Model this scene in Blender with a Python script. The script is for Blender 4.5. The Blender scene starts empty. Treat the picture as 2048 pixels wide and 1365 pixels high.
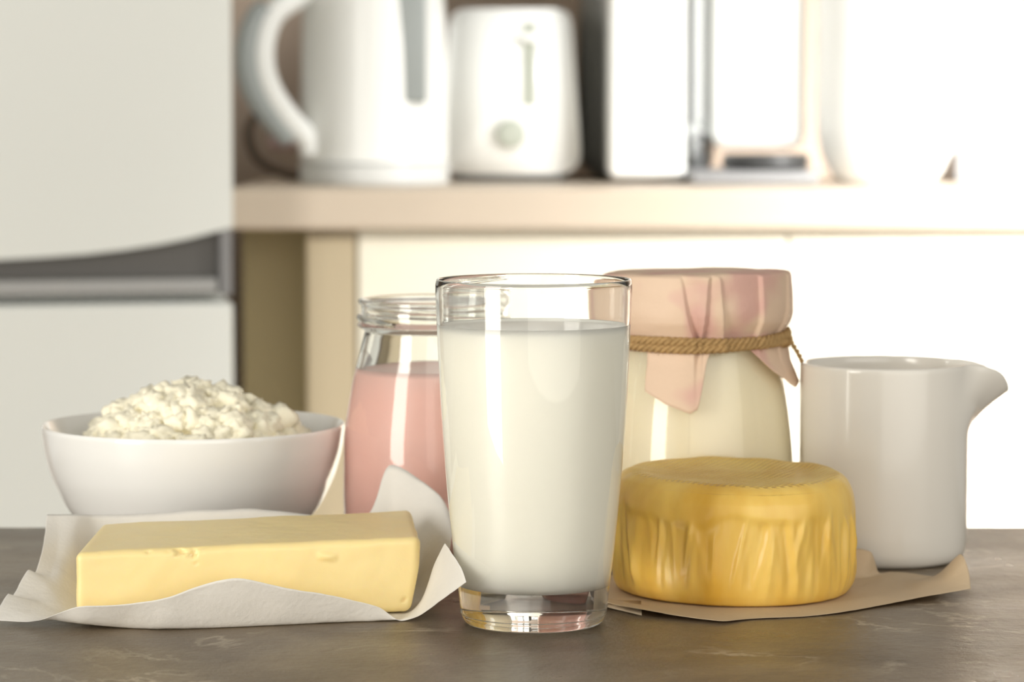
import bpy, bmesh, math, random
from mathutils import Vector, Matrix, noise
PI = math.pi
R = math.radians
S = bpy.context.scene
C = S.collection
random.seed(7)

# ------------------------------------------------------------------ camera
F = 6000.0                       # focal length in pixels of the 2048 px frame
T = 0.78                         # table top height
EYE = T + 0.200
TAN_P = (682.5 - 210.0) / F
P_ = math.atan(TAN_P)
cam_d = bpy.data.cameras.new('camera')
cam_d.sensor_width = 36.0
cam_d.lens = F * 36.0 / 2048.0
cam_d.clip_start = 0.05
cam_d.dof.use_dof = True
cam_d.dof.focus_distance = 1.135
cam_d.dof.aperture_fstop = 13.5
cam = bpy.data.objects.new('camera', cam_d)
C.objects.link(cam)
cam.location = (0, 0, EYE)
cam.rotation_euler = (PI / 2 - P_, 0, 0)
S.camera = cam

# ------------------------------------------------------------------ world, lights, exposure
w = bpy.data.worlds.new('world')
S.world = w
w.use_nodes = True
w.node_tree.nodes['Background'].inputs[0].default_value = (1.0, 0.965, 0.88, 1)
w.node_tree.nodes['Background'].inputs[1].default_value = 0.40


def area(name, loc, target, sx, sy, power, color, spread=180):
    d = bpy.data.lights.new(name, 'AREA')
    d.shape = 'RECTANGLE'
    d.size, d.size_y = sx, sy
    d.energy = power
    d.color = color
    d.spread = R(spread)
    o = bpy.data.objects.new(name, d)
    C.objects.link(o)
    o.location = loc
    o.rotation_euler = (Vector(target) - Vector(loc)).to_track_quat('-Z', 'Y').to_euler()
    return o


area('window_light_front', (-1.45, -0.08, 1.02), (0, 1.22, 0.90), 0.66, 1.55, 35.5, (1.0, 0.965, 0.89))
area('fill_light_side', (0.95, -0.85, 1.35), (0.05, 1.22, 0.84), 3.0, 2.0, 16.5, (1.0, 0.97, 0.90), 120)  # added soft fill behind the camera, lifts the shadows on the table
area('window_light_kitchen', (1.45, 1.95, 1.30), (0.92, 2.95, 0.78), 0.9, 1.2, 31, (1.0, 0.985, 0.95), 62)

S.view_settings.view_transform = 'Standard'
S.view_settings.look = 'None'
S.view_settings.gamma = 1
S.view_settings.exposure = 0.0
S.view_settings.use_curve_mapping = False
cy = S.cycles
cy.use_denoising = True
cy.max_bounces = 24
cy.transmission_bounces = 20
cy.glossy_bounces = 8
cy.diffuse_bounces = 6
cy.transparent_max_bounces = 20
cy.caustics_refractive = True
cy.caustics_reflective = True
cy.blur_glossy = 0.1
cy.sample_clamp_indirect = 60.0


# ------------------------------------------------------------------ photo pixel -> place
def ray(px, py):
    dx = (px - 1024.0) / F
    dy = (682.5 - py) / F
    c, s = math.cos(P_), math.sin(P_)
    return Vector((dx, c + dy * s, -s + dy * c))


def at(px, py, Y):
    d = ray(px, py)
    t = Y / d.y
    return Vector((d.x * t, Y, EYE + d.z * t))


def zat(py, Y):
    return at(1024, py, Y).z


def xat(px, Y, py=700):
    return at(px, py, Y).x


# ------------------------------------------------------------------ node helpers
def new_mat(name):
    m = bpy.data.materials.new(name)
    m.use_nodes = True
    nt = m.node_tree
    return m, nt, nt.nodes['Principled BSDF'], nt.nodes['Material Output']


def plain(name, col, rough=0.5, metal=0.0, spec=0.5, coat=0.0, sss=0.0, sss_r=(1, .6, .3), sss_s=0.003, bump=0.0, bscale=200, var=0.0, vscale=30):
    m, nt, b, out = new_mat(name)
    b.inputs['Base Color'].default_value = (*col, 1)
    b.inputs['Roughness'].default_value = rough
    b.inputs['Metallic'].default_value = metal
    b.inputs['Specular IOR Level'].default_value = spec
    b.inputs['Coat Weight'].default_value = coat
    b.inputs['Coat Roughness'].default_value = 0.05
    if sss:
        b.inputs['Subsurface Weight'].default_value = sss
        b.inputs['Subsurface Radius'].default_value = sss_r
        b.inputs['Subsurface Scale'].default_value = sss_s
    tc = nt.nodes.new('ShaderNodeTexCoord')
    if var:
        n = nt.nodes.new('ShaderNodeTexNoise')
        n.inputs['Scale'].default_value = vscale
        n.inputs['Detail'].default_value = 5
        nt.links.new(tc.outputs['Object'], n.inputs['Vector'])
        mx = nt.nodes.new('ShaderNodeMix')
        mx.data_type = 'RGBA'
        mx.inputs[6].default_value = (*[c * (1 - var) for c in col], 1)
        mx.inputs[7].default_value = (*[min(1, c * (1 + var)) for c in col], 1)
        nt.links.new(n.outputs['Fac'], mx.inputs[0])
        nt.links.new(mx.outputs[2], b.inputs['Base Color'])
    if bump:
        n = nt.nodes.new('ShaderNodeTexNoise')
        n.inputs['Scale'].default_value = bscale
        n.inputs['Detail'].default_value = 4
        nt.links.new(tc.outputs['Object'], n.inputs['Vector'])
        bp = nt.nodes.new('ShaderNodeBump')
        bp.inputs['Strength'].default_value = bump
        bp.inputs['Distance'].default_value = 0.001
        nt.links.new(n.outputs['Fac'], bp.inputs['Height'])
        nt.links.new(bp.outputs[0], b.inputs['Normal'])
    return m


def glass_mat(name, col=(0.985, 0.995, 0.985), ior=1.48):
    m, nt, b, out = new_mat(name)
    b.inputs['Base Color'].default_value = (*col, 1)
    b.inputs['Roughness'].default_value = 0.0
    b.inputs['IOR'].default_value = ior
    b.inputs['Transmission Weight'].default_value = 1.0
    return m


def paper_mat(name, col, trans=0.3, rough=0.55, var=0.06, spec=0.35, bump=0.25):
    m = plain(name, col, rough, spec=spec, var=var, vscale=60, bump=bump, bscale=500)
    nt = m.node_tree
    b = nt.nodes['Principled BSDF']
    out = nt.nodes['Material Output']
    tr = nt.nodes.new('ShaderNodeBsdfTranslucent')
    tr.inputs[0].default_value = (*col, 1)
    mx = nt.nodes.new('ShaderNodeMixShader')
    mx.inputs[0].default_value = trans
    nt.links.new(b.outputs[0], mx.inputs[1])
    nt.links.new(tr.outputs[0], mx.inputs[2])
    nt.links.new(mx.outputs[0], out.inputs[0])
    return m


def stone_mat():
    m, nt, b, out = new_mat('brown_stone')
    L = nt.links.new
    tc = nt.nodes.new('ShaderNodeTexCoord')
    mp = nt.nodes.new('ShaderNodeMapping')
    mp.inputs['Rotation'].default_value = (0, 0, 0.35)
    L(tc.outputs['Object'], mp.inputs[0])
    n1 = nt.nodes.new('ShaderNodeTexNoise')
    n1.inputs['Scale'].default_value = 9
    n1.inputs['Detail'].default_value = 8
    n1.inputs['Roughness'].default_value = 0.62
    n1.inputs['Distortion'].default_value = 0.7
    L(mp.outputs[0], n1.inputs['Vector'])
    cr = nt.nodes.new('ShaderNodeValToRGB')
    e = cr.color_ramp.elements
    e[0].position, e[0].color = 0.34, (0.105, 0.074, 0.045, 1)
    e[1].position, e[1].color = 0.68, (0.235, 0.180, 0.118, 1)
    k = e.new(0.5)
    k.color = (0.155, 0.114, 0.072, 1)
    L(n1.outputs['Fac'], cr.inputs[0])
    # pale veins
    n2 = nt.nodes.new('ShaderNodeTexNoise')
    n2.inputs['Scale'].default_value = 7
    n2.inputs['Detail'].default_value = 6
    n2.inputs['Roughness'].default_value = 0.6
    n2.inputs['Distortion'].default_value = 1.2
    L(mp.outputs[0], n2.inputs['Vector'])
    ab = nt.nodes.new('ShaderNodeMath')
    ab.operation = 'SUBTRACT'
    ab.inputs[1].default_value = 0.53
    L(n2.outputs['Fac'], ab.inputs[0])
    ab2 = nt.nodes.new('ShaderNodeMath')
    ab2.operation = 'ABSOLUTE'
    L(ab.outputs[0], ab2.inputs[0])
    mr = nt.nodes.new('ShaderNodeMapRange')
    mr.inputs['From Min'].default_value = 0.0
    mr.inputs['From Max'].default_value = 0.016
    mr.inputs['To Min'].default_value = 1.0
    mr.inputs['To Max'].default_value = 0.0
    L(ab2.outputs[0], mr.inputs['Value'])
    n3 = nt.nodes.new('ShaderNodeTexNoise')
    n3.inputs['Scale'].default_value = 14
    n3.inputs['Detail'].default_value = 3
    L(mp.outputs[0], n3.inputs['Vector'])
    mr3 = nt.nodes.new('ShaderNodeMapRange')
    mr3.inputs['From Min'].default_value = 0.50
    mr3.inputs['From Max'].default_value = 0.66
    L(n3.outputs['Fac'], mr3.inputs['Value'])
    mu = nt.nodes.new('ShaderNodeMath')
    mu.operation = 'MULTIPLY'
    L(mr.outputs[0], mu.inputs[0])
    L(mr3.outputs[0], mu.inputs[1])
    mx = nt.nodes.new('ShaderNodeMix')
    mx.data_type = 'RGBA'
    L(mu.outputs[0], mx.inputs[0])
    L(cr.outputs[0], mx.inputs[6])
    mx.inputs[7].default_value = (0.44, 0.37, 0.28, 1)
    # fine grain
    n4 = nt.nodes.new('ShaderNodeTexNoise')
    n4.inputs['Scale'].default_value = 420
    n4.inputs['Detail'].default_value = 4
    n4.inputs['Roughness'].default_value = 0.7
    L(tc.outputs['Object'], n4.inputs['Vector'])
    mg = nt.nodes.new('ShaderNodeMix')
    mg.data_type = 'RGBA'
    mg.blend_type = 'OVERLAY'
    mg.inputs[0].default_value = 0.32
    L(mx.outputs[2], mg.inputs[6])
    L(n4.outputs['Fac'], mg.inputs[7])
    L(mg.outputs[2], b.inputs['Base Color'])
    n5 = nt.nodes.new('ShaderNodeTexNoise')
    n5.inputs['Scale'].default_value = 25
    n5.inputs['Detail'].default_value = 7
    L(tc.outputs['Object'], n5.inputs['Vector'])
    mr5 = nt.nodes.new('ShaderNodeMapRange')
    mr5.inputs['To Min'].default_value = 0.17
    mr5.inputs['To Max'].default_value = 0.48
    L(n5.outputs['Fac'], mr5.inputs['Value'])
    L(mr5.outputs[0], b.inputs['Roughness'])
    b.inputs['Specular IOR Level'].default_value = 0.5
    n6 = nt.nodes.new('ShaderNodeTexNoise')
    n6.inputs['Scale'].default_value = 150
    n6.inputs['Detail'].default_value = 6
    n6.inputs['Roughness'].default_value = 0.7
    L(tc.outputs['Object'], n6.inputs['Vector'])
    bp = nt.nodes.new('ShaderNodeBump')
    bp.inputs['Strength'].default_value = 0.6
    bp.inputs['Distance'].default_value = 0.0016
    L(n6.outputs['Fac'], bp.inputs['Height'])
    L(bp.outputs[0], b.inputs['Normal'])
    return m


M = {}
M['stone'] = stone_mat()
M['glass'] = glass_mat('clear_glass')
M['jar_glass'] = glass_mat('jar_glass', (0.975, 0.99, 0.975))
M['milk'] = plain('milk_white', (0.915, 0.895, 0.82), 0.25, spec=0.4)
M['pink'] = plain('pink_yogurt', (0.90, 0.63, 0.56), 0.35, var=0.03, vscale=60)
M['yogurt'] = plain('cream_yogurt', (0.93, 0.86, 0.68), 0.35)
M['curd'] = plain('curd', (0.97, 0.915, 0.73), 0.5, spec=0.3, bump=0.3, bscale=600)
M['porcelain'] = plain('porcelain', (0.86, 0.852, 0.825), 0.12, coat=0.3)
M['porcelain_cream'] = plain('pitcher_porcelain', (0.80, 0.765, 0.70), 0.16, coat=0.3)
M['butter'] = plain('butter', (0.89, 0.715, 0.34), 0.42, sss=0.3, sss_r=(1, .7, .2), sss_s=0.004, bump=0.12, bscale=350)
M['white_paper'] = paper_mat('parchment', (0.91, 0.885, 0.835), 0.22)
M['kraft_paper'] = paper_mat('brown_parchment', (0.66, 0.52, 0.35), 0.2)
M['cover_paper'] = paper_mat('kraft_cover', (0.74, 0.53, 0.39), 0.12, var=0.05)
_nt = M['cover_paper'].node_tree
_b = _nt.nodes['Principled BSDF']
_tc = _nt.nodes.new('ShaderNodeTexCoord')
_n = _nt.nodes.new('ShaderNodeTexNoise')
_n.inputs['Scale'].default_value = 42
_n.inputs['Detail'].default_value = 1.5
_nt.links.new(_tc.outputs['Object'], _n.inputs['Vector'])
_cr = _nt.nodes.new('ShaderNodeValToRGB')
_cr.color_ramp.elements[0].position = 0.48
_cr.color_ramp.elements[0].color = (0.76, 0.57, 0.42, 1)
_cr.color_ramp.elements[1].position = 0.60
_cr.color_ramp.elements[1].color = (0.70, 0.43, 0.36, 1)
_nt.links.new(_n.outputs['Fac'], _cr.inputs[0])
_nt.links.new(_cr.outputs[0], _b.inputs['Base Color'])
M['twine'] = plain('jute', (0.42, 0.27, 0.12), 0.85, spec=0.1, var=0.3, vscale=400, bump=0.6, bscale=1500)
M['worktop'] = plain('worktop_beige', (0.60, 0.51, 0.41), 0.45, var=0.03, vscale=20)
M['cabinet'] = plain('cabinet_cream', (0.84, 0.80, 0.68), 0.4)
M['cabinet_half_shade'] = plain('cabinet_half_shade', (0.48, 0.40, 0.27), 0.45)  # beige carries the fridge's half shadow on the cabinet fronts
M['wall'] = plain('wall_tan', (0.42, 0.335, 0.265), 0.7, var=0.06, vscale=8)
M['floor'] = plain('floor_wood', (0.45, 0.34, 0.23), 0.45, var=0.12, vscale=6)
M['fridge'] = plain('fridge_white', (0.78, 0.805, 0.775), 0.35)
M['fridge_grey'] = plain('fridge_grey', (0.10, 0.095, 0.088), 0.4)
M['fridge_silver'] = plain('fridge_silver', (0.36, 0.36, 0.355), 0.35, metal=0.3)
M['white_plastic'] = plain('white_plastic', (0.80, 0.81, 0.79), 0.25)
M['grey_plastic'] = plain('grey_plastic', (0.30, 0.325, 0.32), 0.3)
M['light_grey'] = plain('light_grey_plastic', (0.62, 0.63, 0.62), 0.3)
M['dark_plastic'] = plain('dark_plastic', (0.03, 0.03, 0.03), 0.45)
M['machine_grey'] = plain('machine_grey', (0.16, 0.158, 0.145), 0.35)
M['cap_grey'] = plain('cap_grey', (0.24, 0.24, 0.245), 0.4)
M['slot_grey'] = plain('slot_grey', (0.34, 0.36, 0.31), 0.4)
M['gap_shade'] = plain('gap_shade_olive', (0.36, 0.29, 0.15), 0.5)  # olive tone holds the deep shade next to the fridge
M['steel'] = plain('steel', (0.62, 0.63, 0.64), 0.22, metal=0.9)
M['dark_wood'] = plain('dark_wood_leg', (0.10, 0.07, 0.045), 0.5)
M['cord'] = plain('cord_brown', (0.10, 0.07, 0.05), 0.5)
M['plug'] = plain('plug_pink', (0.55, 0.38, 0.38), 0.5)


def cheese_mat():
    m, nt, b, out = new_mat('yellow_wax')
    L = nt.links.new
    tc = nt.nodes.new('ShaderNodeTexCoord')
    n = nt.nodes.new('ShaderNodeTexNoise')
    n.inputs['Scale'].default_value = 45
    n.inputs['Detail'].default_value = 5
    mp = nt.nodes.new('ShaderNodeMapping')
    mp.inputs['Scale'].default_value = (1, 1, 0.25)
    L(tc.outputs['Object'], mp.inputs[0])
    L(mp.outputs[0], n.inputs['Vector'])
    cr = nt.nodes.new('ShaderNodeValToRGB')
    e = cr.color_ramp.elements
    e[0].position, e[0].color = 0.32, (0.74, 0.425, 0.055, 1)
    e[1].position, e[1].color = 0.68, (0.91, 0.64, 0.165, 1)
    L(n.outputs['Fac'], cr.inputs[0])
    L(cr.outputs[0], b.inputs['Base Color'])
    b.inputs['Roughness'].default_value = 0.34
    b.inputs['Subsurface Weight'].default_value = 0.2
    b.inputs['Subsurface Radius'].default_value = (1, 0.6, 0.12)
    b.inputs['Subsurface Scale'].default_value = 0.004
    # cloth-print weave, only on faces that look up
    w1 = nt.nodes.new('ShaderNodeTexWave')
    w1.bands_direction = 'X'
    w1.inputs['Scale'].default_value = 125
    w2 = nt.nodes.new('ShaderNodeTexWave')
    w2.bands_direction = 'Y'
    w2.inputs['Scale'].default_value = 125
    m2 = nt.nodes.new('ShaderNodeMapping')
    m2.inputs['Rotation'].default_value = (0, 0, 0.5)
    L(tc.outputs['Object'], m2.inputs[0])
    L(m2.outputs[0], w1.inputs['Vector'])
    L(m2.outputs[0], w2.inputs['Vector'])
    ad = nt.nodes.new('ShaderNodeMath')
    ad.operation = 'ADD'
    L(w1.outputs['Fac'], ad.inputs[0])
    L(w2.outputs['Fac'], ad.inputs[1])
    sp = nt.nodes.new('ShaderNodeSeparateXYZ')
    ge = nt.nodes.new('ShaderNodeNewGeometry')
    L(ge.outputs['Normal'], sp.inputs[0])
    mr = nt.nodes.new('ShaderNodeMapRange')
    mr.inputs['From Min'].default_value = 0.90
    mr.inputs['From Max'].default_value = 0.985
    mr.inputs['To Max'].default_value = 0.5
    L(sp.outputs['Z'], mr.inputs['Value'])
    bp = nt.nodes.new('ShaderNodeBump')
    bp.inputs['Distance'].default_value = 0.004
    L(mr.outputs[0], bp.inputs['Strength'])
    L(ad.outputs[0], bp.inputs['Height'])
    b2 = nt.nodes.new('ShaderNodeBump')
    b2.inputs['Strength'].default_value = 0.25
    b2.inputs['Distance'].default_value = 0.002
    L(n.outputs['Fac'], b2.inputs['Height'])
    L(bp.outputs[0], b2.inputs['Normal'])
    L(b2.outputs[0], b.inputs['Normal'])
    return m


M['cheese'] = cheese_mat()


# ------------------------------------------------------------------ object helpers
def obj(name, bm, mat, parent=None, smooth=True, flip=False):
    bmesh.ops.recalc_face_normals(bm, faces=bm.faces)
    me = bpy.data.meshes.new(name)
    bm.to_mesh(me)
    bm.free()
    me.materials.append(mat)
    if smooth:
        for p in me.polygons:
            p.use_smooth = True
    o = bpy.data.objects.new(name, me)
    C.objects.link(o)
    if parent is not None:
        o.parent = parent
    return o


def tag(o, label, cat, group=None, kind=None):
    o['label'] = label
    o['category'] = cat
    if group:
        o['group'] = group
    if kind:
        o['kind'] = kind
    return o


def thing(name, label, cat, loc, rotz=0.0, group=None):
    o = bpy.data.objects.new(name, None)
    o.empty_display_size = 0.03
    C.objects.link(o)
    o.location = loc
    o.rotation_euler = (0, 0, rotz)
    return tag(o, label, cat, group)


def structure(o):
    o['kind'] = 'structure'
    return o


def crom(p0, p1, p2, p3, t, k=0.5):
    m1 = (p2 - p0) * k
    m2 = (p3 - p1) * k
    t2, t3 = t * t, t * t * t
    return p1 * (2 * t3 - 3 * t2 + 1) + m1 * (t3 - 2 * t2 + t) + p2 * (-2 * t3 + 3 * t2) + m2 * (t3 - t2)


def spline(pts, n, k=0.5):
    out = []
    N = len(pts)
    for i in range(N - 1):
        a, b, c, d = pts[max(i - 1, 0)], pts[i], pts[i + 1], pts[min(i + 2, N - 1)]
        for j in range(n):
            out.append(crom(a, b, c, d, j / n, k))
    out.append(pts[-1].copy())
    return out


def prof(pts, n=6, k=0.4):
    return [(v.x, v.y) for v in spline([Vector((a, b)) for a, b in pts], n, k)]


def add_lathe(bm, pr, seg=96, center=(0, 0, 0), fn=None):
    cx, cy_, cz = center
    rings = []
    for i, (r, z) in enumerate(pr):
        if r < 1e-6:
            rings.append([bm.verts.new((cx, cy_, cz + z))])
        else:
            ring = []
            for s in range(seg):
                a = 2 * PI * s / seg
                rr, zz = (r, z) if fn is None else fn(r, z, a)
                ring.append(bm.verts.new((cx + rr * math.sin(a), cy_ - rr * math.cos(a), cz + zz)))
            rings.append(ring)
    for a, b in zip(rings, rings[1:]):
        if len(a) == 1 and len(b) == 1:
            continue
        for s in range(seg):
            s2 = (s + 1) % seg
            if len(a) == 1:
                bm.faces.new((a[0], b[s], b[s2]))
            elif len(b) == 1:
                bm.faces.new((a[s], a[s2], b[0]))
            else:
                bm.faces.new((a[s], a[s2], b[s2], b[s]))
    return rings


def lathe(pr, seg=96, center=(0, 0, 0), fn=None):
    bm = bmesh.new()
    add_lathe(bm, pr, seg, center, fn)
    return bm


def add_box(bm, lo, hi, bev=0.0, seg=3):
    lo, hi = Vector(lo), Vector(hi)
    ret = bmesh.ops.create_cube(bm, size=1.0)
    vs = ret['verts']
    for v in vs:
        v.co = Vector([(lo[i] + hi[i]) / 2 + v.co[i] * (hi[i] - lo[i]) for i in range(3)])
    if bev > 0:
        es = list({e for v in vs for e in v.link_edges})
        bmesh.ops.bevel(bm, geom=es, offset=bev, segments=seg, affect='EDGES', profile=0.5)


def box(lo, hi, bev=0.0, seg=3):
    bm = bmesh.new()
    add_box(bm, lo, hi, bev, seg)
    return bm


def add_prism(bm, pts, y0, y1):
    """polygon in (x,z) extruded along y"""
    a = [bm.verts.new((x, y0, z)) for x, z in pts]
    b = [bm.verts.new((x, y1, z)) for x, z in pts]
    bm.faces.new(a)
    bm.faces.new(list(reversed(b)))
    n = len(pts)
    for i in range(n):
        j = (i + 1) % n
        bm.faces.new((a[i], b[i], b[j], a[j]))


def add_tube(bm, path, r, seg=10, rx=None, cap=True):
    """tube along a list of Vectors; r a number or a list; rx = flattening (second radius factor)"""
    n = len(path)
    prev = None
    rings = []
    for i, p in enumerate(path):
        t = (path[min(i + 1, n - 1)] - path[max(i - 1, 0)]).normalized()
        if prev is None:
            up = Vector((0, 0, 1)) if abs(t.z) < 0.9 else Vector((0, 1, 0))
            u = t.cross(up).normalized()
        else:
            u = (prev - t * prev.dot(t)).normalized()
        prev = u
        v = t.cross(u)
        rr = r[i] if isinstance(r, (list, tuple)) else r
        f = rx or 1.0
        rings.append([bm.verts.new(p + u * (rr * f * math.cos(2 * PI * k / seg)) + v * (rr * math.sin(2 * PI * k / seg))) for k in range(seg)])
    for a, b in zip(rings, rings[1:]):
        for k in range(seg):
            k2 = (k + 1) % seg
            bm.faces.new((a[k], a[k2], b[k2], b[k]))
    if cap:
        bm.faces.new(rings[0])
        bm.faces.new(list(reversed(rings[-1])))


def sheet(rows, n_u=10, n_v=8, thick=0.00012, k=0.35, wrinkle=0.0004, wscale=45, zmin=None):
    """smooth sheet through a grid of points (rows of equal length), given a real thickness"""
    cols = [spline(r, n_u, k) for r in rows]
    grid = []
    for c in range(len(cols[0])):
        grid.append(spline([cols[r][c] for r in range(len(cols))], n_v, k))
    bm = bmesh.new()
    V = []
    for line in grid:
        L = []
        for p in line:
            d = noise.noise_vector(p * wscale)
            d2 = noise.noise_vector(p * wscale * 3.1)
            q = p + d * wrinkle + d2 * wrinkle * 0.35 + Vector((0, -0.6, 0.5)) * wrinkle * 1.6 * (abs(noise.noise(p * wscale * 0.8 + Vector((5, 2, 9)))) - 0.2)
            if zmin is not None and q.z < zmin:
                q.z = zmin + 0.00003 * abs(d.x)
            L.append(bm.verts.new(q))
        V.append(L)
    for a, b in zip(V, V[1:]):
        for i in range(len(a) - 1):
            bm.faces.new((a[i], b[i], b[i + 1], a[i + 1]))
    bmesh.ops.recalc_face_normals(bm, faces=bm.faces)
    bmesh.ops.solidify(bm, geom=bm.faces[:], thickness=thick)
    return bm


# ================================================================== SETTING
structure(obj('floor', box((-2.2, -0.6, -0.05), (2.2, 3.55, 0.0)), M['floor'], smooth=False))
structure(obj('wall_back', box((-2.2, 3.52, 0.0), (2.2, 3.62, 2.5)), M['wall'], smooth=False))

# ------------------------------------------------------------------ table
TB = 1.413
table = thing('table', 'brown stone topped table carrying all the dairy food', 'table', (0, 1.17, 0))
obj('tabletop', box((-0.85, 0.93 - 1.17, T - 0.03), (0.85, TB - 1.17, T), 0.0015, 2), M['stone'], table, smooth=False)
for sx in (-1, 1):
    for sy in (-1, 1):
        x, y = sx * 0.78, sy * 0.18
        obj('leg', box((x - 0.025, y - 0.025, 0), (x + 0.025, y + 0.025, T - 0.03), 0.003), M['dark_wood'], table, smooth=False)

# ================================================================== KITCHEN BEHIND
CF = 2.88          # worktop front
wt = obj('worktop', box((-0.272, CF, 0.8605), (1.25, 3.515, 0.90), 0.004), M['worktop'], smooth=False)
tag(wt, 'long beige kitchen worktop over the cream cabinets', 'worktop')


def cabinet(name, x0, x1, mat, label, door=True):
    t = thing(name, label, 'cabinet', ((x0 + x1) / 2, 3.2, 0))
    h = (x1 - x0) / 2
    obj('carcass', box((-h, -0.28, 0.10), (h, 0.31, 0.860)), mat, t, smooth=False)
    obj('plinth', box((-h, -0.24, 0.0), (h, 0.30, 0.0995)), mat, t, smooth=False)
    obj('door', box((-h + 0.0008, -0.30, 0.105), (h - 0.0008, -0.2805, 0.852), 0.002), mat, t, smooth=False)


XS = xat(714, 2.90)
XM = xat(1575, 2.90)
cabinet('half_shade_cabinet', xat(612, 2.90), XS - 0.0005, M['cabinet_half_shade'], 'narrow cabinet front coloured beige for the half shadow beside the fridge')  # added front, its colour makes the step in the fridge's shadow
rp = obj('gap_shade_panel', box((-0.268, 2.985, 0.0), (xat(612, 2.90) - 0.001, 3.0, 0.860)), M['gap_shade'], smooth=False)  # added panel, shade under the worktop put into its colour
tag(rp, 'added olive panel standing for the shade in the gap beside the fridge', 'panel')
cabinet('base_cabinet', XS + 0.0005, XM - 0.0005, M['cabinet'], 'cream base cabinet behind the milk glass, under the kettle and toaster')
cabinet('base_cabinet', XM + 0.0005, 0.87, M['cabinet'], 'bright cream base cabinet behind the white spouted pitcher')

# ------------------------------------------------------------------ fridge
FA = R(12)
fc = at(466, 500, 2.75)
fridge = thing('fridge', 'white two door fridge with dark grey grip between the doors', 'fridge', (fc.x, fc.y, 0), FA)
fdir = Vector((math.cos(FA), math.sin(FA), 0))
fn_ = Vector((math.sin(FA), -math.cos(FA), 0))


def fridge_uv(px, py):
    d = ray(px, py)
    o = Vector((0, 0, EYE))
    base = Vector((fc.x, fc.y, 0))
    t = (base - o).dot(fn_) / d.dot(fn_)
    p = o + d * t
    return (p - base).dot(fdir), p.z


curve = [(466, 455), (430, 464), (380, 477), (320, 489), (250, 500), (170, 509), (90, 515), (0, 520), (-120, 524), (-300, 520), (-520, 500), (-700, 470), (-860, 455)]
cv = [fridge_uv(*q) for q in curve]
x_l = -0.60
cv = [(max(x, x_l), z) for x, z in cv]
obj('body', box((x_l, 0.062, 0.02), (0.0, 0.62, 1.80), 0.004), M['fridge'], fridge, smooth=False)
bm = bmesh.new()
pts = [(0.0, 1.80), (0.0, cv[0][1])] + [c for c in cv[1:] if c[0] > x_l + 0.002] + [(x_l, cv[0][1]), (x_l, 1.80)]
add_prism(bm, pts, 0.0, 0.06)
obj('upper_door', bm, M['fridge'], fridge, smooth=False)
z_bot = fridge_uv(466, 592)[1]
z_sil = fridge_uv(466, 556)[1]
obj('lower_door', box((x_l, 0.0, 0.06), (0.0, 0.06, z_bot - 0.006), 0.004), M['fridge'], fridge, smooth=False)
bm = bmesh.new()
add_prism(bm, [(-0.012, 0.905), (-0.012, z_sil + 0.0005), (x_l + 0.01, z_sil + 0.0005), (x_l + 0.01, 0.905)], 0.022, 0.0615)
obj('grip_recess', bm, M['fridge_grey'], fridge, smooth=False)
obj('grip_strip', box((x_l, 0.004, z_bot + 0.002), (-0.013, 0.061, z_sil), 0.003), M['fridge_silver'], fridge, smooth=False)
obj('end_cap', box((-0.0115, 0.002, z_bot), (-0.0005, 0.061, cv[0][1] - 0.001), 0.002), M['cap_grey'], fridge, smooth=False)

# ------------------------------------------------------------------ kettle
KY = 3.06
WT = 0.90
kx = xat(750, KY)
sc = KY / F
kettle = thing('kettle', 'white electric kettle with big loop handle beside the fridge', 'kettle', (kx, KY, WT))
kr = 149 * sc
obj('base', lathe(prof([(0, 0), (kr * 0.96, 0), (kr * 1.0, 0.003), (kr * 1.0, 0.018), (kr * 0.97, 0.021), (0, 0.0215)], 4, 0.1), 64), M['light_grey'], kettle)
pr = prof([(0, 0.022), (kr * 0.95, 0.022), (kr * 0.985, 0.026), (kr * 0.985, 0.06), (kr * 0.97, 0.14), (kr * 0.93, 0.20), (kr * 0.86, 0.222), (kr * 0.5, 0.232), (0, 0.234)], 5, 0.3)
obj('body', lathe(pr, 72), M['white_plastic'], kettle)
obj('lid', lathe(prof([(0, 0.2345), (0.05, 0.231), (0.052, 0.238), (0.03, 0.245), (0.012, 0.247), (0.012, 0.256), (0, 0.257)], 4, 0.2), 48), M['white_plastic'], kettle)
# water gauge
bm = bmesh.new()
for_x = (830 - 750) * sc
gy = -math.sqrt((kr * 0.985) ** 2 - for_x ** 2)
add_box(bm, (for_x - 0.0145, gy - 0.004, 0.082), (for_x + 0.0145, gy + 0.012, 0.198), 0.003)
obj('water_gauge', bm, M['grey_plastic'], kettle)


HT = math.tan(R(33))


def kp(px, py):
    p = at(px + 10, py, KY)
    return Vector((p.x - kx, (p.x - kx) * HT, p.z - WT))


path = spline([Vector((-kr * 0.70, -kr * 0.70 * HT, 0.218)), kp(600, -12), kp(548, 30), kp(528, 85), kp(528, 140), kp(545, 190), kp(578, 240), kp(612, 280), Vector((-kr * 0.80, -kr * 0.80 * HT, zat(306, KY) - WT))], 8)
bm = bmesh.new()
add_tube(bm, path, 0.0125, 14)
hd = obj('handle', bm, M['white_plastic'], kettle)
bm = bmesh.new()
add_tube(bm, [p + Vector((-0.0150, -0.0060, -0.002)) for p in path[14:-10]], 0.0115, 12)
obj('grip', bm, M['grey_plastic'], hd)
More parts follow.
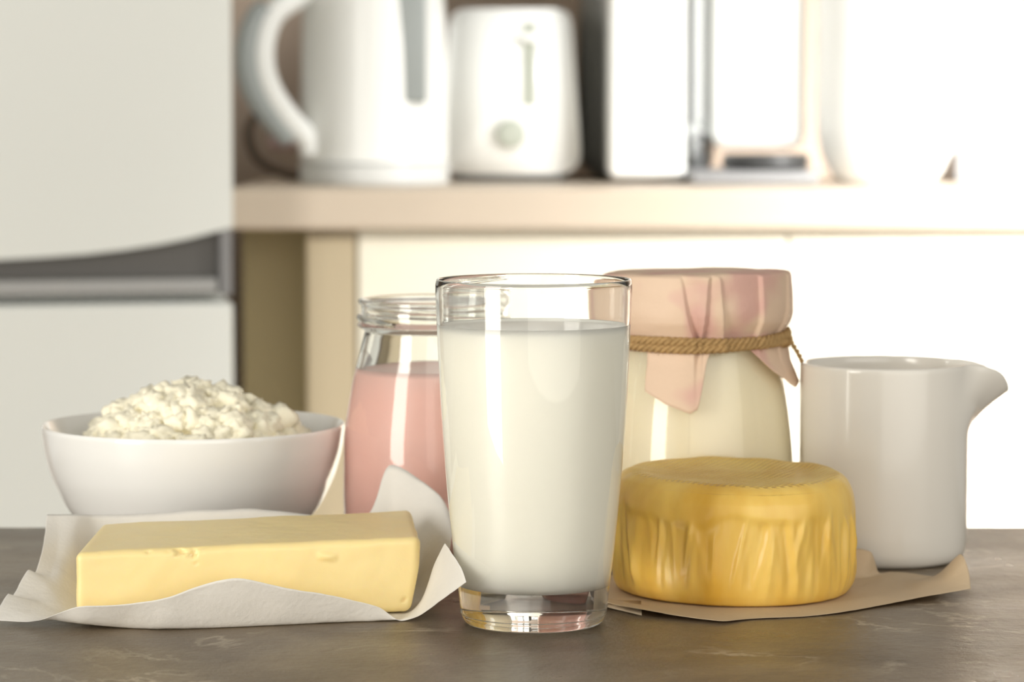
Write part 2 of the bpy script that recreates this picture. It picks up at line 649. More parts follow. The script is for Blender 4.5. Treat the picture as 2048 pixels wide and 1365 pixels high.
# its cord and plug on the worktop
bm = bmesh.new()
cpts = [at(640, 352, 3.14), at(575, 345, 3.20), at(515, 318, 3.22), at(497, 262, 3.24), at(522, 225, 3.27), at(548, 255, 3.25), at(566, 280, 3.22)]
cpts[0].z = WT + 0.006
cpts[1].z = WT + 0.006
cpts = [Vector((p.x, p.y, p.z)) for p in cpts]
add_tube(bm, spline(cpts, 10), 0.0052, 8)
cord = obj('power_cord', bm, M['cord'])
tag(cord, 'dark power cord looping up behind the kettle handle', 'cord')
bm = bmesh.new()
pc = at(568, 282, 3.22)
add_box(bm, (pc.x - 0.016, pc.y - 0.012, pc.z - 0.010), (pc.x + 0.016, pc.y + 0.012, pc.z + 0.010), 0.006)
obj('plug', bm, M['plug'], cord)

# ------------------------------------------------------------------ toaster
TY = 3.10
ts = TY / F
tx = xat(1022, TY)
toaster = thing('toaster', 'white toaster with lever slot and dial on its end', 'toaster', (tx, TY, WT))
hz = zat(18, TY + 0.02) - WT
half_t, half_b = 122 * ts, 139 * ts


def rounded_profile(wb, wtp, h, z0, rb, rt, n=8):
    out = []
    for (cx, cz, r_, a0) in ((wb - rb, z0 + rb, rb, -90), (wtp - rt, z0 + h - rt, rt, 0)):
        for i in range(n + 1):
            a = R(a0 + 90 * i / n)
            out.append((cx + r_ * math.cos(a), cz + r_ * math.sin(a)))
    return out + [(-x, z) for x, z in reversed(out)]


bm = bmesh.new()
add_prism(bm, rounded_profile(half_b, half_t, hz - 0.008, 0.008, 0.022, 0.016), 0.0, 0.29)
bmesh.ops.bevel(bm, geom=[e for e in bm.edges if abs(e.verts[0].co.y - e.verts[1].co.y) < 1e-6], offset=0.008, segments=3, affect='EDGES')
obj('body', bm, M['white_plastic'], toaster)
obj('base', box((-half_b + 0.015, 0.012, 0.0), (half_b - 0.015, 0.27, 0.010)), M['dark_plastic'], toaster, smooth=False)
lx = (1058 - 1022) * ts
zt, zb = zat(45, TY) - WT, zat(212, TY) - WT
obj('lever_slot', box((lx - 0.0075, -0.0012, zb), (lx + 0.0075, 0.004, zt), 0.001), M['slot_grey'], toaster, smooth=False)
obj('lever', box((lx - 0.010, -0.009, zt - 0.020), (lx + 0.010, -0.0013, zt - 0.011), 0.003), M['white_plastic'], toaster)
bm = lathe(prof([(0, 0), (0.015, 0), (0.015, 0.008), (0.012, 0.011), (0, 0.012)], 4, 0.1), 32)
for v in bm.verts:
    x, y, z = v.co
    v.co = Vector((x, -z, y + zat(268, TY) - WT))
obj('dial', bm, M['slot_grey'], toaster)
for sx in (-1, 1):
    bm = bmesh.new()
    add_box(bm, (sx * 0.028 - 0.014, 0.04, hz - 0.004), (sx * 0.028 + 0.014, 0.25, hz + 0.0008), 0.0003, 1)
    obj('bread_slot', bm, M['dark_plastic'], toaster, smooth=False)

# ------------------------------------------------------------------ coffee machine
QY = 3.04
qs = QY / F


def qx(px, Y=QY):
    return xat(px, Y)


mcx = qx(1300)
coffee = thing('coffee_machine', 'white coffee machine with dark side, chrome spout and black drip tray', 'coffee machine', (mcx, QY, WT))
D = lambda px, Y=QY: qx(px, Y) - mcx
obj('body', box((D(1163, 3.2), 0.16, 0.0), (D(1432, 3.2), 0.40, 0.34), 0.03, 6), M['machine_grey'], coffee)
obj('side_panel', box((D(1217), 0.0, 0.006), (D(1370), 0.159, 0.33), 0.008), M['white_plastic'], coffee)
obj('head', box((D(1432), 0.05, zat(298, QY) - WT), (D(1618), 0.158, 0.33), 0.014), M['white_plastic'], coffee)
obj('base', box((D(1374), -0.045, 0.0), (D(1628), 0.158, 0.014), 0.005), M['cap_grey'], coffee)
bm = lathe(prof([(0, 0.0142), (0.040, 0.0142), (0.044, 0.017), (0.044, 0.0275), (0.041, 0.0305), (0, 0.0305)], 3, 0.1), 48, ((D(1533)), 0.03, 0))
obj('drip_tray', bm, M['dark_plastic'], coffee)
bm = bmesh.new()
add_tube(bm, [Vector((D(1408), 0.09, z)) for z in (0.0145, 0.05, 0.1, 0.2, 0.30)], 0.009, 20)
sp_o = obj('spout', bm, M['steel'], coffee)
bm = bmesh.new()
bmesh.ops.create_uvsphere(bm, u_segments=20, v_segments=12, radius=0.013)
for v in bm.verts:
    v.co += Vector((D(1408), 0.09, zat(262, QY + 0.09) - WT))
obj('knob', bm, M['steel'], sp_o)

# ------------------------------------------------------------------ white pot, tray
PY = 3.06
px_ = xat(1772, PY)
pot = thing('storage_pot', 'tall white round bottomed pot right of the coffee machine', 'pot', (px_, PY + 0.02, WT))
pr_ = 138 * PY / F
obj('body', lathe(prof([(0, 0), (pr_ * 0.62, 0), (pr_ * 0.80, 0.010), (pr_ * 0.95, 0.035), (pr_, 0.07), (pr_, 0.20), (pr_ * 0.97, 0.24), (pr_ * 0.93, 0.24), (pr_ * 0.95, 0.2), (pr_ * 0.95, 0.07), (pr_ * 0.6, 0.01), (0, 0.006)], 5, 0.35), 64), M['white_plastic'], pot)
bm = bmesh.new()
hx = (1842 - 1772) * PY / F
hy = -math.sqrt(max(pr_ ** 2 - hx ** 2, 0)) - 0.002
add_box(bm, (hx - 0.0025, hy - 0.003, 0.06), (hx + 0.0025, hy + 0.004, 0.23), 0.001, 1)
obj('seam', bm, M['light_grey'], pot)
tr = thing('metal_tray', 'pale grey metal tray at the right end of the worktop', 'tray', (xat(1990, 3.2), 3.2, WT))
bm = bmesh.new()
add_box(bm, (-0.055, -0.08, 0.0), (0.16, 0.10, 0.004), 0.001, 1)
for lo, hi in (((-0.055, -0.08, 0.004), (0.16, -0.074, 0.028)), ((-0.055, 0.094, 0.004), (0.16, 0.10, 0.028)), ((-0.055, -0.074, 0.004), (-0.049, 0.094, 0.028)), ((0.154, -0.074, 0.004), (0.16, 0.094, 0.028))):
    add_box(bm, lo, hi)
obj('tray_body', bm, M['cap_grey'], tr, smooth=False)

# ================================================================== TABLE OBJECTS
TZ = T


def pprof(pts, Y):
    """(row, half width in photo pixels) -> (radius, height above table)"""
    return [(hw * Y / F / math.cos(P_), max(0.0, zat(y, Y) - T)) for y, hw in pts]


# ------------------------------------------------------------------ glass of milk
GY = 1.15
gx = xat(1067.5, GY)
g_out = pprof([(1224, 146.5), (1170, 153), (1100, 162), (1000, 172), (900, 180.5), (800, 187), (700, 192), (640, 194.5), (590, 196.5)], GY)
rim_r, rim_z = g_out[-1][0], zat(558, GY) - T
outer = [(0, 0.0022), (0.018, 0.0018), (0.0235, 0.0004), (0.0250, 0.0), (0.0266, 0.0008), (0.0276, 0.0026), (0.02795, 0.0039)] + [(g_out[0][0], 0.0043), (g_out[0][0] + 0.00025, 0.0048)] + g_out[1:]
th = 0.0015
inner_pts = [(r - th, z) for r, z in g_out[1:]]
zb = 0.0148
inner = [(rim_r - th, rim_z - 0.004)] + list(reversed(inner_pts[1:-1]))
low = [(r_, z_) for r_, z_ in inner if z_ > zb + 0.009]
r_low = low[-1][0]
bottom = [(r_low - 0.0016, zb + 0.0055), (r_low - 0.0042, zb + 0.0018), (r_low - 0.010, zb), (0, zb - 0.0002)]
full = outer + [(rim_r, rim_z - 0.002), (rim_r - 0.0004, rim_z - 0.0003), (rim_r - th / 2, rim_z), (rim_r - th + 0.0003, rim_z - 0.0004)] + low + bottom
gl = thing('drinking_glass', 'tall clear drinking glass filled with white milk, at the front', 'glass', (gx, GY, TZ))
obj('glass_body', lathe(prof(full, 5, 0.42), 128), M['glass'], gl)
mz = zat(653, GY) - T
e_ = 0.00012
ri = lambda z: None
inn = prof(low + bottom, 5, 0.42)


def inner_r(z):
    for (r1, z1), (r2, z2) in zip(inn, inn[1:]):
        if z2 <= z <= z1:
            return r2 + (r1 - r2) * (z - z2) / (z1 - z2 + 1e-9)
    return inn[0][0]


mp_ = [(0, zb - 0.0004)] + [(r + e_, z - 0.0001) for r, z in reversed(inn) if r > 1e-6 and z < mz - 0.0002]
rt_ = inner_r(mz) + e_
mp_ += [(rt_, mz + 0.0010), (rt_ - 0.0005, mz + 0.0008), (rt_ - 0.0015, mz + 0.0001), (rt_ - 0.004, mz - 0.0001), (0, mz - 0.0001)]
mk = obj('milk', lathe(mp_, 128), M['milk'])
mk.location = (gx, GY, TZ)
tag(mk, 'white milk filling the tall clear drinking glass', 'milk')

# ------------------------------------------------------------------ pink yogurt jar
JY = 1.325
jx = xat(866, JY)
j_out = pprof([(1085, 171), (1060, 178), (1000, 180), (900, 179), (850, 176), (780, 164), (740, 156), (700, 145), (668, 137.5), (661, 137)], JY)
js = JY / F
zr = zat(597, JY) - T
jz = lambda y: zat(y, JY) - T
neck = [(146 * js, jz(654)), (152 * js, jz(650)), (146 * js, jz(643)), (143 * js, jz(637)), (143 * js, jz(612)), (148 * js, jz(606)), (149 * js, jz(600)), (145 * js, zr)]
jth = 0.0024
inn_j = [(138 * js, zr - 0.0005), (136 * js, jz(606)), (134 * js, jz(640)), (129 * js, jz(664))] + [(r - jth, z) for r, z in reversed(j_out[1:-2])]
jbot = [(j_out[1][0] - jth - 0.003, 0.0065), (0.02, 0.005), (0, 0.005)]
base_j = [(0, 0.0015), (0.026, 0.001), (0.031, 0.0), (0.0345, 0.0012)]
jar = thing('glass_jar', 'open glass jar of pink yogurt behind the butter', 'jar', (jx, JY, TZ))
jb = obj('jar_body', lathe(prof(base_j + j_out + neck + inn_j + jbot, 5, 0.42), 112), M['jar_glass'], jar)
# screw thread
bm = bmesh.new()
for a0, a1, z0, z1 in ((-200, -28, 622, 641), (-65, 120, 620, 634), (100, 200, 622, 640)):
    pth = []
    rad = []
    for i in range(41):
        u = i / 40
        a = R(a0 + (a1 - a0) * u)
        rr = 145.5 * js
        pth.append(Vector((rr * math.sin(a), -rr * math.cos(a), jz(z0 + (z1 - z0) * u))))
        rad.append(0.0016 * min(1, u * 8 + 0.1, (1 - u) * 8 + 0.1))
    add_tube(bm, pth, rad, 10)
obj('screw_thread', bm, M['jar_glass'], jar)
pl = jz(741)
inn_s = prof(inn_j + jbot, 5, 0.42)
pp = [(0, 0.0048)] + [(r + e_, z - 0.0001) for r, z in reversed(inn_s) if r > 1e-6 and z < pl]
rp = pp[-1][0]
pp += [(rp - 0.0001, pl + 0.0012), (rp - 0.0012, pl + 0.0002), (rp - 0.004, pl), (0, pl)]
pk = obj('pink_yogurt', lathe(pp, 112), M['pink'])
pk.location = (jx, JY, TZ)
tag(pk, 'pink yogurt filling the open glass jar', 'yogurt')

# ------------------------------------------------------------------ jar with paper cover
VY = 1.325
vx = xat(1392, VY)
vs = VY / F
vz = lambda y: zat(y, VY) - T
v_out = pprof([(1085, 186), (1060, 194), (1000, 198), (940, 197.5), (887, 195), (822, 188), (774, 180), (735, 172), (700, 163), (672, 158)], VY)
v_neck = [(160 * vs, vz(650)), (166 * vs, vz(640)), (166 * vs, vz(570)), (163 * vs, vz(552))]
v_in = [(154 * vs, vz(553)), (152 * vs, vz(640)), (149 * vs, vz(668))] + [(r - jth, z) for r, z in reversed(v_out[1:-1])]
v_bot = [(v_out[1][0] - jth - 0.003, 0.0065), (0.02, 0.005), (0, 0.005)]
vjar = thing('covered_jar', 'glass jar of cream yogurt with twine tied kraft paper cover', 'jar', (vx, VY, TZ))
obj('jar_body', lathe(prof([(0, 0.0015), (0.028, 0.001), (0.034, 0.0), (0.038, 0.0012)] + v_out + v_neck + v_in + v_bot, 5, 0.42), 112), M['jar_glass'], vjar)
inn_v = prof(v_in + v_bot, 5, 0.42)
lv = vz(672)
pp = [(0, 0.0048)] + [(r + e_, z - 0.0001) for r, z in reversed(inn_v) if r > 1e-6 and z < lv]
rp = pp[-1][0]
pp += [(rp - 0.0012, lv + 0.0006), (rp - 0.004, lv), (0, lv)]
yg = obj('cream_yogurt', lathe(pp, 112), M['yogurt'])
yg.location = (vx, VY, TZ)
tag(yg, 'cream coloured yogurt filling the paper covered jar', 'yogurt')

# paper cover
rng = random.Random(11)
creases = []          # (angle at rim, angle at tie, half width, depth)
for px0, px1, wd, dp in ((1347, 1385, 0.085, 0.0016), (1408, 1372, 0.075, 0.0026), (1438, 1448, 0.06, 0.0012), (1512, 1508, 0.06, -0.0014), (1566, 1560, 0.06, 0.0014), (1300, 1310, 0.08, 0.0010)):
    a0 = math.asin(max(-0.98, min(0.98, (px0 - 1392) / 188)))
    a1 = math.asin(max(-0.98, min(0.98, (px1 - 1392) / 182)))
    creases.append((a0, a1, wd * 0.9, dp * 1.7))
for i in range(18):
    a = 1.35 + (2 * PI - 2.5) * i / 17 + rng.uniform(-.08, .08)
    creases.append((a, a + rng.uniform(-.15, .15), rng.uniform(.06, .12), rng.uniform(-.001, .0024)))


def angd(a, b):
    return (a - b + PI) % (2 * PI) - PI


KN = [(1205, 1205, 0, 0), (1300, 1312, 0.3, 0.9), (1346, 1377, 0.3, 1.9), (1349, 1381, -0.3, -1.8), (1378, 1387, 0.5, -1.5), (1407, 1391, 0.8, 1.8),
      (1410, 1394, -0.4, -1.2), (1424, 1438, 0.4, 2.0), (1428, 1443, -0.3, -0.9), (1508, 1506, -0.4, -0.7), (1511, 1510, 1.1, 1.9), (1541, 1540, 0.4, 0.3),
      (1568, 1560, -0.2, -0.9), (1570, 1564, 0.5, 0.8), (1577, 1573, 0.0, 0.0)]


def knots_at(u):
    out = []
    for p0, p1, o0, o1 in KN:
        px = p0 + (p1 - p0) * u
        out.append((math.asin((px - 1392) / 189.0), (o0 + (o1 - o0) * u) * 0.001))
    return out


def pleat(a, u):
    a = angd(a, 0.0)
    ks = knots_at(u)
    if ks[0][0] <= a <= ks[-1][0]:
        for (a0, o0), (a1, o1) in zip(ks, ks[1:]):
            if a0 <= a <= a1:
                return o0 + (o1 - o0) * (a - a0) / max(a1 - a0, 1e-6)
    d = 0.0
    for a0, a1, wd, dp in creases[6:]:
        x = angd(a, a0 + (a1 - a0) * u) / wd
        if -1 < x < 0:
            d += dp * (1 + x) * min(1, u * 2.2 + 0.25)
        elif 0 <= x < 0.2:
            d += dp * (1 - x * 5) * min(1, u * 2.2 + 0.25)
    return d


SK = [(1205, 692), (1284, 692), (1291, 766), (1330, 790), (1371, 806), (1384, 797), (1401, 708), (1412, 686), (1492, 686), (1508, 704), (1530, 732), (1566, 768), (1577, 758)]
SKA = [(math.asin((p - 1392) / 189.0), y - 672) for p, y in SK]


def skirt_len(a):
    """how far the paper hangs below the twine, in photo pixel rows"""
    aa = angd(a, 0.0)
    if SKA[0][0] <= aa <= SKA[-1][0]:
        for (a0, o0), (a1, o1) in zip(SKA, SKA[1:]):
            if a0 <= aa <= a1:
                return o0 + (o1 - o0) * (aa - a0) / (a1 - a0)
    d = 14.0
    lobes = ((-0.26, 0.34, 118, 0.55), (-0.62, 0.30, 22, 1), (1.02, 0.46, 84, 0.6), (-1.2, 0.4, 20, 1), (2.2, 0.5, 90, .7), (3.2, 0.5, 70, .7), (4.3, 0.5, 95, .7))
    for c, wd, ln, pw in lobes:
        x = abs(angd(a, c)) / wd
        if x < 1:
            d = max(d, 14 + (ln - 14) * (1 - x) ** pw)
    return d


NS = 540
side = [(545, 184), (549, 187.5), (560, 188.5), (580, 189.5), (600, 191), (620, 191.5), (636, 188.5), (650, 181), (660, 175), (668, 172.5)]
bm = bmesh.new()
rings = []
ctr = bm.verts.new((0, 0, vz(541)))
for rr, yy in ((40, 541), (80, 541), (120, 541.3), (150, 541.7), (170, 542.2), (179, 543)):
    ring = []
    for s in range(NS):
        a = 2 * PI * s / NS
        r = rr * vs * (1 + 0.012 * math.sin(5 * a + 1) * rr / 180)
        z = vz(yy) + 0.0006 * noise.noise(Vector((r * math.sin(a) * 60, r * math.cos(a) * 60, 3))) + 0.0008 * math.cos(a - 0.7) * rr / 180
        ring.append(bm.verts.new((r * math.sin(a), -r * math.cos(a), z)))
    rings.append(ring)
side_s = [(v.x, v.y) for v in spline([Vector(q) for q in side], 4, 0.4)]
for i, (yy, rr) in enumerate(side_s):
    u = i / (len(side_s) - 1)
    ring = []
    for s in range(NS):
        a = 2 * PI * s / NS
        r = rr * vs * (1 + 0.012 * math.sin(5 * a + 1) * (1 - u)) + pleat(a, u) * (1 if u > 0.12 else u / 0.12) + 0.0004 * noise.noise(Vector((math.sin(a) * 3, math.cos(a) * 3, yy / 25)))
        z = vz(yy) + 0.0008 * math.cos(a - 0.7) * (1 - u)
        ring.append(bm.verts.new((r * math.sin(a), -r * math.cos(a), z)))
    rings.append(ring)
NK = 14
v_curve = prof(v_out, 5, 0.42)


def jar_r(z):
    for (r1, z1), (r2, z2) in zip(v_curve, v_curve[1:]):
        if z1 <= z <= z2:
            return r1 + (r2 - r1) * (z - z1) / (z2 - z1 + 1e-9)
    return v_curve[-1][0]


for k in range(1, NK + 1):
    ring = []
    for s in range(NS):
        a = 2 * PI * s / NS
        L_ = skirt_len(a)
        yy = 668 + L_ * k / NK + 4
        z = vz(yy)
        fl = (L_ * k / NK)
        r = max(jar_r(z) + 0.0012, 172.5 * vs) + 0.00004 * fl + pleat(a, 1) * math.exp(-k / 5) + 0.0007 * (k / NK) * math.sin(a * 9 + 1.3) + 0.0008 * k / NK + 0.0014 * (k / NK) ** 1.5 * math.exp(-(angd(a, 1.05) / 0.4) ** 2)
        ring.append(bm.verts.new((r * math.sin(a), -r * math.cos(a), z)))
    rings.append(ring)
for s in range(NS):
    bm.faces.new((ctr, rings[0][s], rings[0][(s + 1) % NS]))
for a_, b_ in zip(rings, rings[1:]):
    for s in range(NS):
        s2 = (s + 1) % NS
        bm.faces.new((a_[s], b_[s], b_[s2], a_[s2]))
bmesh.ops.recalc_face_normals(bm, faces=bm.faces)
bmesh.ops.solidify(bm, geom=bm.faces[:], thickness=0.00025)
obj('paper_cover', bm, M['cover_paper'], vjar)

# twine
bm = bmesh.new()
for wrap in range(2):
    for strand in range(3):
        pth = []
        n = 420
        for i in range(n + 1):
            a = 2 * PI * i / n
            ph = a * 30 + strand * 2 * PI / 3 + wrap
            zc = vz(668 + wrap * 11 + 4.0 * math.sin(a * 1.0 + 2.2) + 2.0 * math.sin(a * 3 + wrap * 2))
            rc = 175.5 * vs + 0.0016 + max(pleat(a, 1), -0.0004) * 0.45 + 0.0003 * math.sin(a * 7 + wrap)
            off = 0.00115
            rr = rc + off * math.cos(ph)
            pth.append(Vector((rr * math.sin(a), -rr * math.cos(a), zc + off * math.sin(ph))))
        add_tube(bm, pth, 0.00105, 6)
# knot at the right and the loose end
ka = 1.28
kc = Vector((math.sin(ka) * 180 * vs, -math.cos(ka) * 180 * vs, vz(676)))
tail = spline([kc + Vector((-0.003, -0.0015, 0.0035)), kc + Vector((0.0015, -0.002, 0.001)), kc + Vector((0.005, -0.002, -0.004)), Vector(at(1605, 723, VY - 0.015)) - Vector((vx, VY, T))], 10)
for strand in range(2):
    add_tube(bm, [p + 0.0006 * Vector((math.cos(i * 0.9 + strand * PI), 0.3, math.sin(i * 0.9 + strand * PI))) for i, p in enumerate(tail)], 0.0007, 6)
kn = [kc + Vector((0.0028 * math.cos(t * 0.5), -0.0012 + 0.0012 * math.sin(t * 0.9), 0.0026 * math.sin(t * 0.5))) for t in range(26)]
add_tube(bm, kn, 0.0010, 7)
for i in range(260):                     # loose fibres
    a = rng.uniform(0, 2 * PI)
    rr = 178 * vs + pleat(a, 1) * 0.5 + 0.0012
    p0 = Vector((rr * math.sin(a), -rr * math.cos(a), vz(rng.uniform(662, 688))))
    d = Vector((rng.uniform(-1, 1), rng.uniform(-1, 1), rng.uniform(-1, 1))) * 0.0018 + Vector((math.sin(a), -math.cos(a), 0)) * 0.0012
    add_tube(bm, [p0, p0 + d * 0.6, p0 + d + Vector((0, 0, rng.uniform(-.0008, .0008)))], 0.00012, 4)
obj('twine', bm, M['twine'], vjar)

# ------------------------------------------------------------------ pitcher
IY = 1.3135
ix = xat(1769, IY)
Rp = 169 * IY / F
Hp = 0.0862
pit = thing('creamer_pitcher', 'small white porcelain pitcher with pouring spout beside the paper covered jar', 'pitcher', (ix, IY, TZ))
SA = PI / 2                     # towards +X in lathe angle (0 faces the camera)
SP_E, SP_Z0, SP_TIP = 0.0178, 0.0545, 0.0738


def pitcher_surface(off, rows, z_start):
    """rows of (t) along the wall; off = inward offset"""
    out = []
    nseg = 160
    for t in rows:
        ring = []
        for s in range(nseg):
            a = 2 * PI * s / nseg
            d = angd(a, SA + 0.06)
            sw = math.exp(-(abs(d) / 0.40) ** 2.0)
            st = math.exp(-(abs(d) / 0.20) ** 2.2)
            lip = Hp - (Hp - SP_TIP) * st
            z = z_start + (lip - z_start) * t
            u = max(0.0, (z - SP_Z0) / (lip - SP_Z0))
            wdt = 0.54 - 0.20 * u
            sw = math.exp(-(abs(d) / wdt) ** (2.0 + 1.3 * u))
            r = Rp - off + SP_E * sw * u ** 1.65
            ring.append((r * math.sin(a), -r * math.cos(a), z))
        out.append(ring)
    return out


bm = bmesh.new()
nseg = 160
low_o = [(Rp * 0.80, 0.0), (Rp * 0.87, 0.0006), (Rp * 0.94, 0.0024), (Rp * 0.985, 0.006), (Rp, 0.012)]
rings = []
c0 = bm.verts.new((0, 0, 0.001))
for r, z in [(Rp * 0.5, 0.0008), (Rp * 0.74, 0.0006)] + [(v.x, v.y) for v in spline([Vector(q) for q in low_o], 4)]:
    rings.append([bm.verts.new((r * math.sin(2 * PI * s / nseg), -r * math.cos(2 * PI * s / nseg), z)) for s in range(nseg)])
ts_ = [i / 44 for i in range(1, 45)]
for ring in pitcher_surface(0.0, ts_, 0.012):
    rings.append([bm.verts.new(p) for p in ring])
top = pitcher_surface(0.0, [1.0], 0.012)[0]
tin = pitcher_surface(0.0030, [1.0], 0.012)[0]
mid = [((p[0] * 0.5 + q[0] * 0.5), (p[1] * .5 + q[1] * .5), p[2] + 0.0011) for p, q in zip(top, tin)]
q1 = [((p[0] * 0.85 + q[0] * 0.15), (p[1] * .85 + q[1] * .15), p[2] + 0.0008) for p, q in zip(top, tin)]
q2 = [((p[0] * 0.15 + q[0] * 0.85), (p[1] * .15 + q[1] * .85), p[2] + 0.0008) for p, q in zip(top, tin)]
for ring in (q1, mid, q2):
    rings.append([bm.verts.new(p) for p in ring])
for ring in pitcher_surface(0.0030, [i / 30 for i in range(30, -1, -1)], 0.008):
    rings.append([bm.verts.new(p) for p in ring])
for f, z in ((0.95, 0.006), (0.85, 0.0045), (0.5, 0.004)):
    r = (Rp - 0.003) * f
    rings.append([bm.verts.new((r * math.sin(2 * PI * s / nseg), -r * math.cos(2 * PI * s / nseg), z)) for s in range(nseg)])
c1 = bm.verts.new((0, 0, 0.004))
for a_, b_ in zip(rings, rings[1:]):
    for s in range(nseg):
        s2 = (s + 1) % nseg
        bm.faces.new((a_[s], a_[s2], b_[s2], b_[s]))
for s in range(nseg):
    bm.faces.new((c0, rings[0][(s + 1) % nseg], rings[0][s]))
    bm.faces.new((c1, rings[-1][s], rings[-1][(s + 1) % nseg]))
obj('pitcher_body', bm, M['porcelain_cream'], pit)

# ------------------------------------------------------------------ bowl and cottage cheese
BY = 1.338
bx = xat(386, BY)
b_out = pprof([(1085, 165), (1060, 205), (1025, 241), (1000, 259), (950, 283), (900, 297), (860, 302.5)], BY)
bs = BY / F
zrim = zat(848, BY) - T
bprof = [(0, 0.003), (0.028, 0.003), (0.030, 0.0), (0.033, 0.0), (0.034, 0.003)] + b_out + [(303.5 * bs, zrim - 0.0008), (302 * bs, zrim), (299.5 * bs, zrim - 0.0006)] + [(r - 0.0036, z + 0.001) for r, z in reversed(b_out[:-1])] + [(0.02, 0.0075), (0, 0.007)]
bowl = thing('bowl', 'white porcelain bowl heaped with crumbly cottage cheese', 'bowl', (bx, BY, TZ))
obj('bowl_body', lathe(prof(bprof, 5, 0.42), 128), M['porcelain'], bowl)

rc = random.Random(5)
bm = bmesh.new()
hr = 234 * bs


def heap(x, y):
    q = min(1.0, math.hypot(x, y) / hr)
    h0 = zrim - 0.012
    hp = zat(785, BY) - T
    base = h0 + (hp - h0) * (1 - q ** 1.9)
    return base + 0.0016 * noise.noise(Vector((x * 70, y * 70, 1)))


# the solid body of the heap
add_lathe(bm, [(0, 0.0095), (0.03, 0.0095), (0.045, 0.02), (hr, zrim - 0.0165), (hr * 0.8, heap(hr * .8, 0) - 0.004), (hr * 0.4, heap(hr * .4, 0) - 0.004), (0, heap(0, 0) - 0.004)], 40)
ico = bmesh.new()
bmesh.ops.create_icosphere(ico, subdivisions=3, radius=1.0)
ico_v = [v.co.copy() for v in ico.verts]
ico.verts.ensure_lookup_table()
ico_f = [[v.index for v in f.verts] for f in ico.faces]
ico.free()
k = 0
while k < 360:
    a = rc.uniform(0, 2 * PI)
    q = math.sqrt(rc.random())
    r = rc.choice((0.003, 0.004, 0.0046, 0.0056, 0.0068, 0.0078))
    hq = q * (hr - 0.62 * r)
    x, y = hq * math.cos(a), hq * math.sin(a)
    z = heap(x, y) - r * rc.uniform(0.0, 0.8)
    rm = Matrix.Rotation(rc.uniform(0, 6), 3, 'X') @ Matrix.Rotation(rc.uniform(0, 6), 3, 'Z')
    sc3 = Vector((rc.uniform(.75, 1.2), rc.uniform(.75, 1.2), rc.uniform(.6, 1.0)))
    seed = Vector((k * 3.7, k * 1.3, 0))
    vv = []
    for c in ico_v:
        d = 1 + 0.50 * noise.noise(c * 1.6 + seed) + 0.55 * (abs(noise.noise(c * 3.0 + seed)) - 0.22) + 0.30 * noise.noise(c * 6.5 + seed)
        p = rm @ Vector((c.x * sc3.x, c.y * sc3.y, c.z * sc3.z)) * (r * d)
        vv.append(bm.verts.new((x + p.x, y + p.y, z + p.z)))
    for f in ico_f:
        bm.faces.new([vv[i] for i in f])
    k += 1
cc = obj('cottage_cheese', bm, M['curd'])
cc.location = (bx, BY, TZ)
tag(cc, 'heap of crumbly white cottage cheese curds in the bowl', 'cottage cheese', kind='stuff')

# ------------------------------------------------------------------ butter
fl, fr = at(150, 1107, 1.136), at(841, 1075, 1.163)
bl, br = at(203, 1047, 1.214), at(822, 1020, 1.240)
bz = 0.0016


def tri(u, v, wz):
    a = fl.lerp(fr, u)
    b = bl.lerp(br, u)
    topp = a.lerp(b, v)
    bot = Vector((topp.x, topp.y, T + bz))
    if u > 0.5:
        bot.x -= 0.004 * (u - .5) * 2 * (1 - wz)
    return bot.lerp(topp, wz)


nx, ny, nz_ = 170, 80, 44
LX, LY, LZ = 0.130, 0.078, 0.030
bm = bmesh.new()
cache = {}
rr_ = 0.0030
rb = random.Random(3)
chips = [(0.072, 1.0, 0.0016), (0.205, 1.0, 0.0019), (0.30, 0.98, 0.0030), (0.335, 0.93, 0.0026), (0.36, 1.0, 0.0022), (0.40, 1.0, 0.0012), (0.47, 1.0, 0.001), (0.26, 0.99, 0.0014), (0.345, 0.78, 0.0010), (0.97, 0.18, 0.0014)]


def bvert(i, j, k_):
    key = (i, j, k_)
    if key in cache:
        return cache[key]
    p = Vector((i / nx * LX, j / ny * LY, k_ / nz_ * LZ))
    h = Vector((LX / 2, LY / 2, LZ / 2))
    q = p - h
    core = Vector([max(-h[t] + rr_, min(h[t] - rr_, q[t])) for t in range(3)])
    d = q - core
    if d.length > 1e-9:
        # bring the corner of the box onto a sphere
        q = core + d.normalized() * min(rr_, max(abs(d.x), abs(d.y), abs(d.z)))
    p = q + h
    nrm = noise.noise(p * 60) * 0.00035 + noise.noise(p * 160) * 0.00016
    p += Vector((nrm, nrm, nrm))
    # nicks along the front upper edge
    for cu, cw, cr_ in chips:
        cpos = Vector((cu * LX, -0.0002, cw * LZ))
        dd = (p - cpos).length
        rr2 = cr_ * (1 + 0.5 * noise.noise(p * 900))
        if dd < rr2:
            p.y += (rr2 - dd) * 1.0
            p.z -= (rr2 - dd) * 0.3
    # curl of butter on the front face
    cc_ = Vector((0.725 * LX, 0, 0.80 * LZ))
    e1 = abs(p.x - cc_.x) / 0.0042
    e2 = abs(p.z - cc_.z + (p.x - cc_.x) * 0.15) / 0.0013
    if p.y < 0.004 and e1 < 1 and e2 < 1.6:
        p.y -= 0.0013 * (1 - e1 ** 2) * math.cos(e2 / 1.6 * PI / 2)
    u, v, w_ = p.x / LX, p.y / LY, p.z / LZ
    vert = bm.verts.new(tri(u, v, w_))
    cache[key] = vert
    return vert


def quad(a, b, c, d):
    bm.faces.new((bvert(*a), bvert(*b), bvert(*c), bvert(*d)))


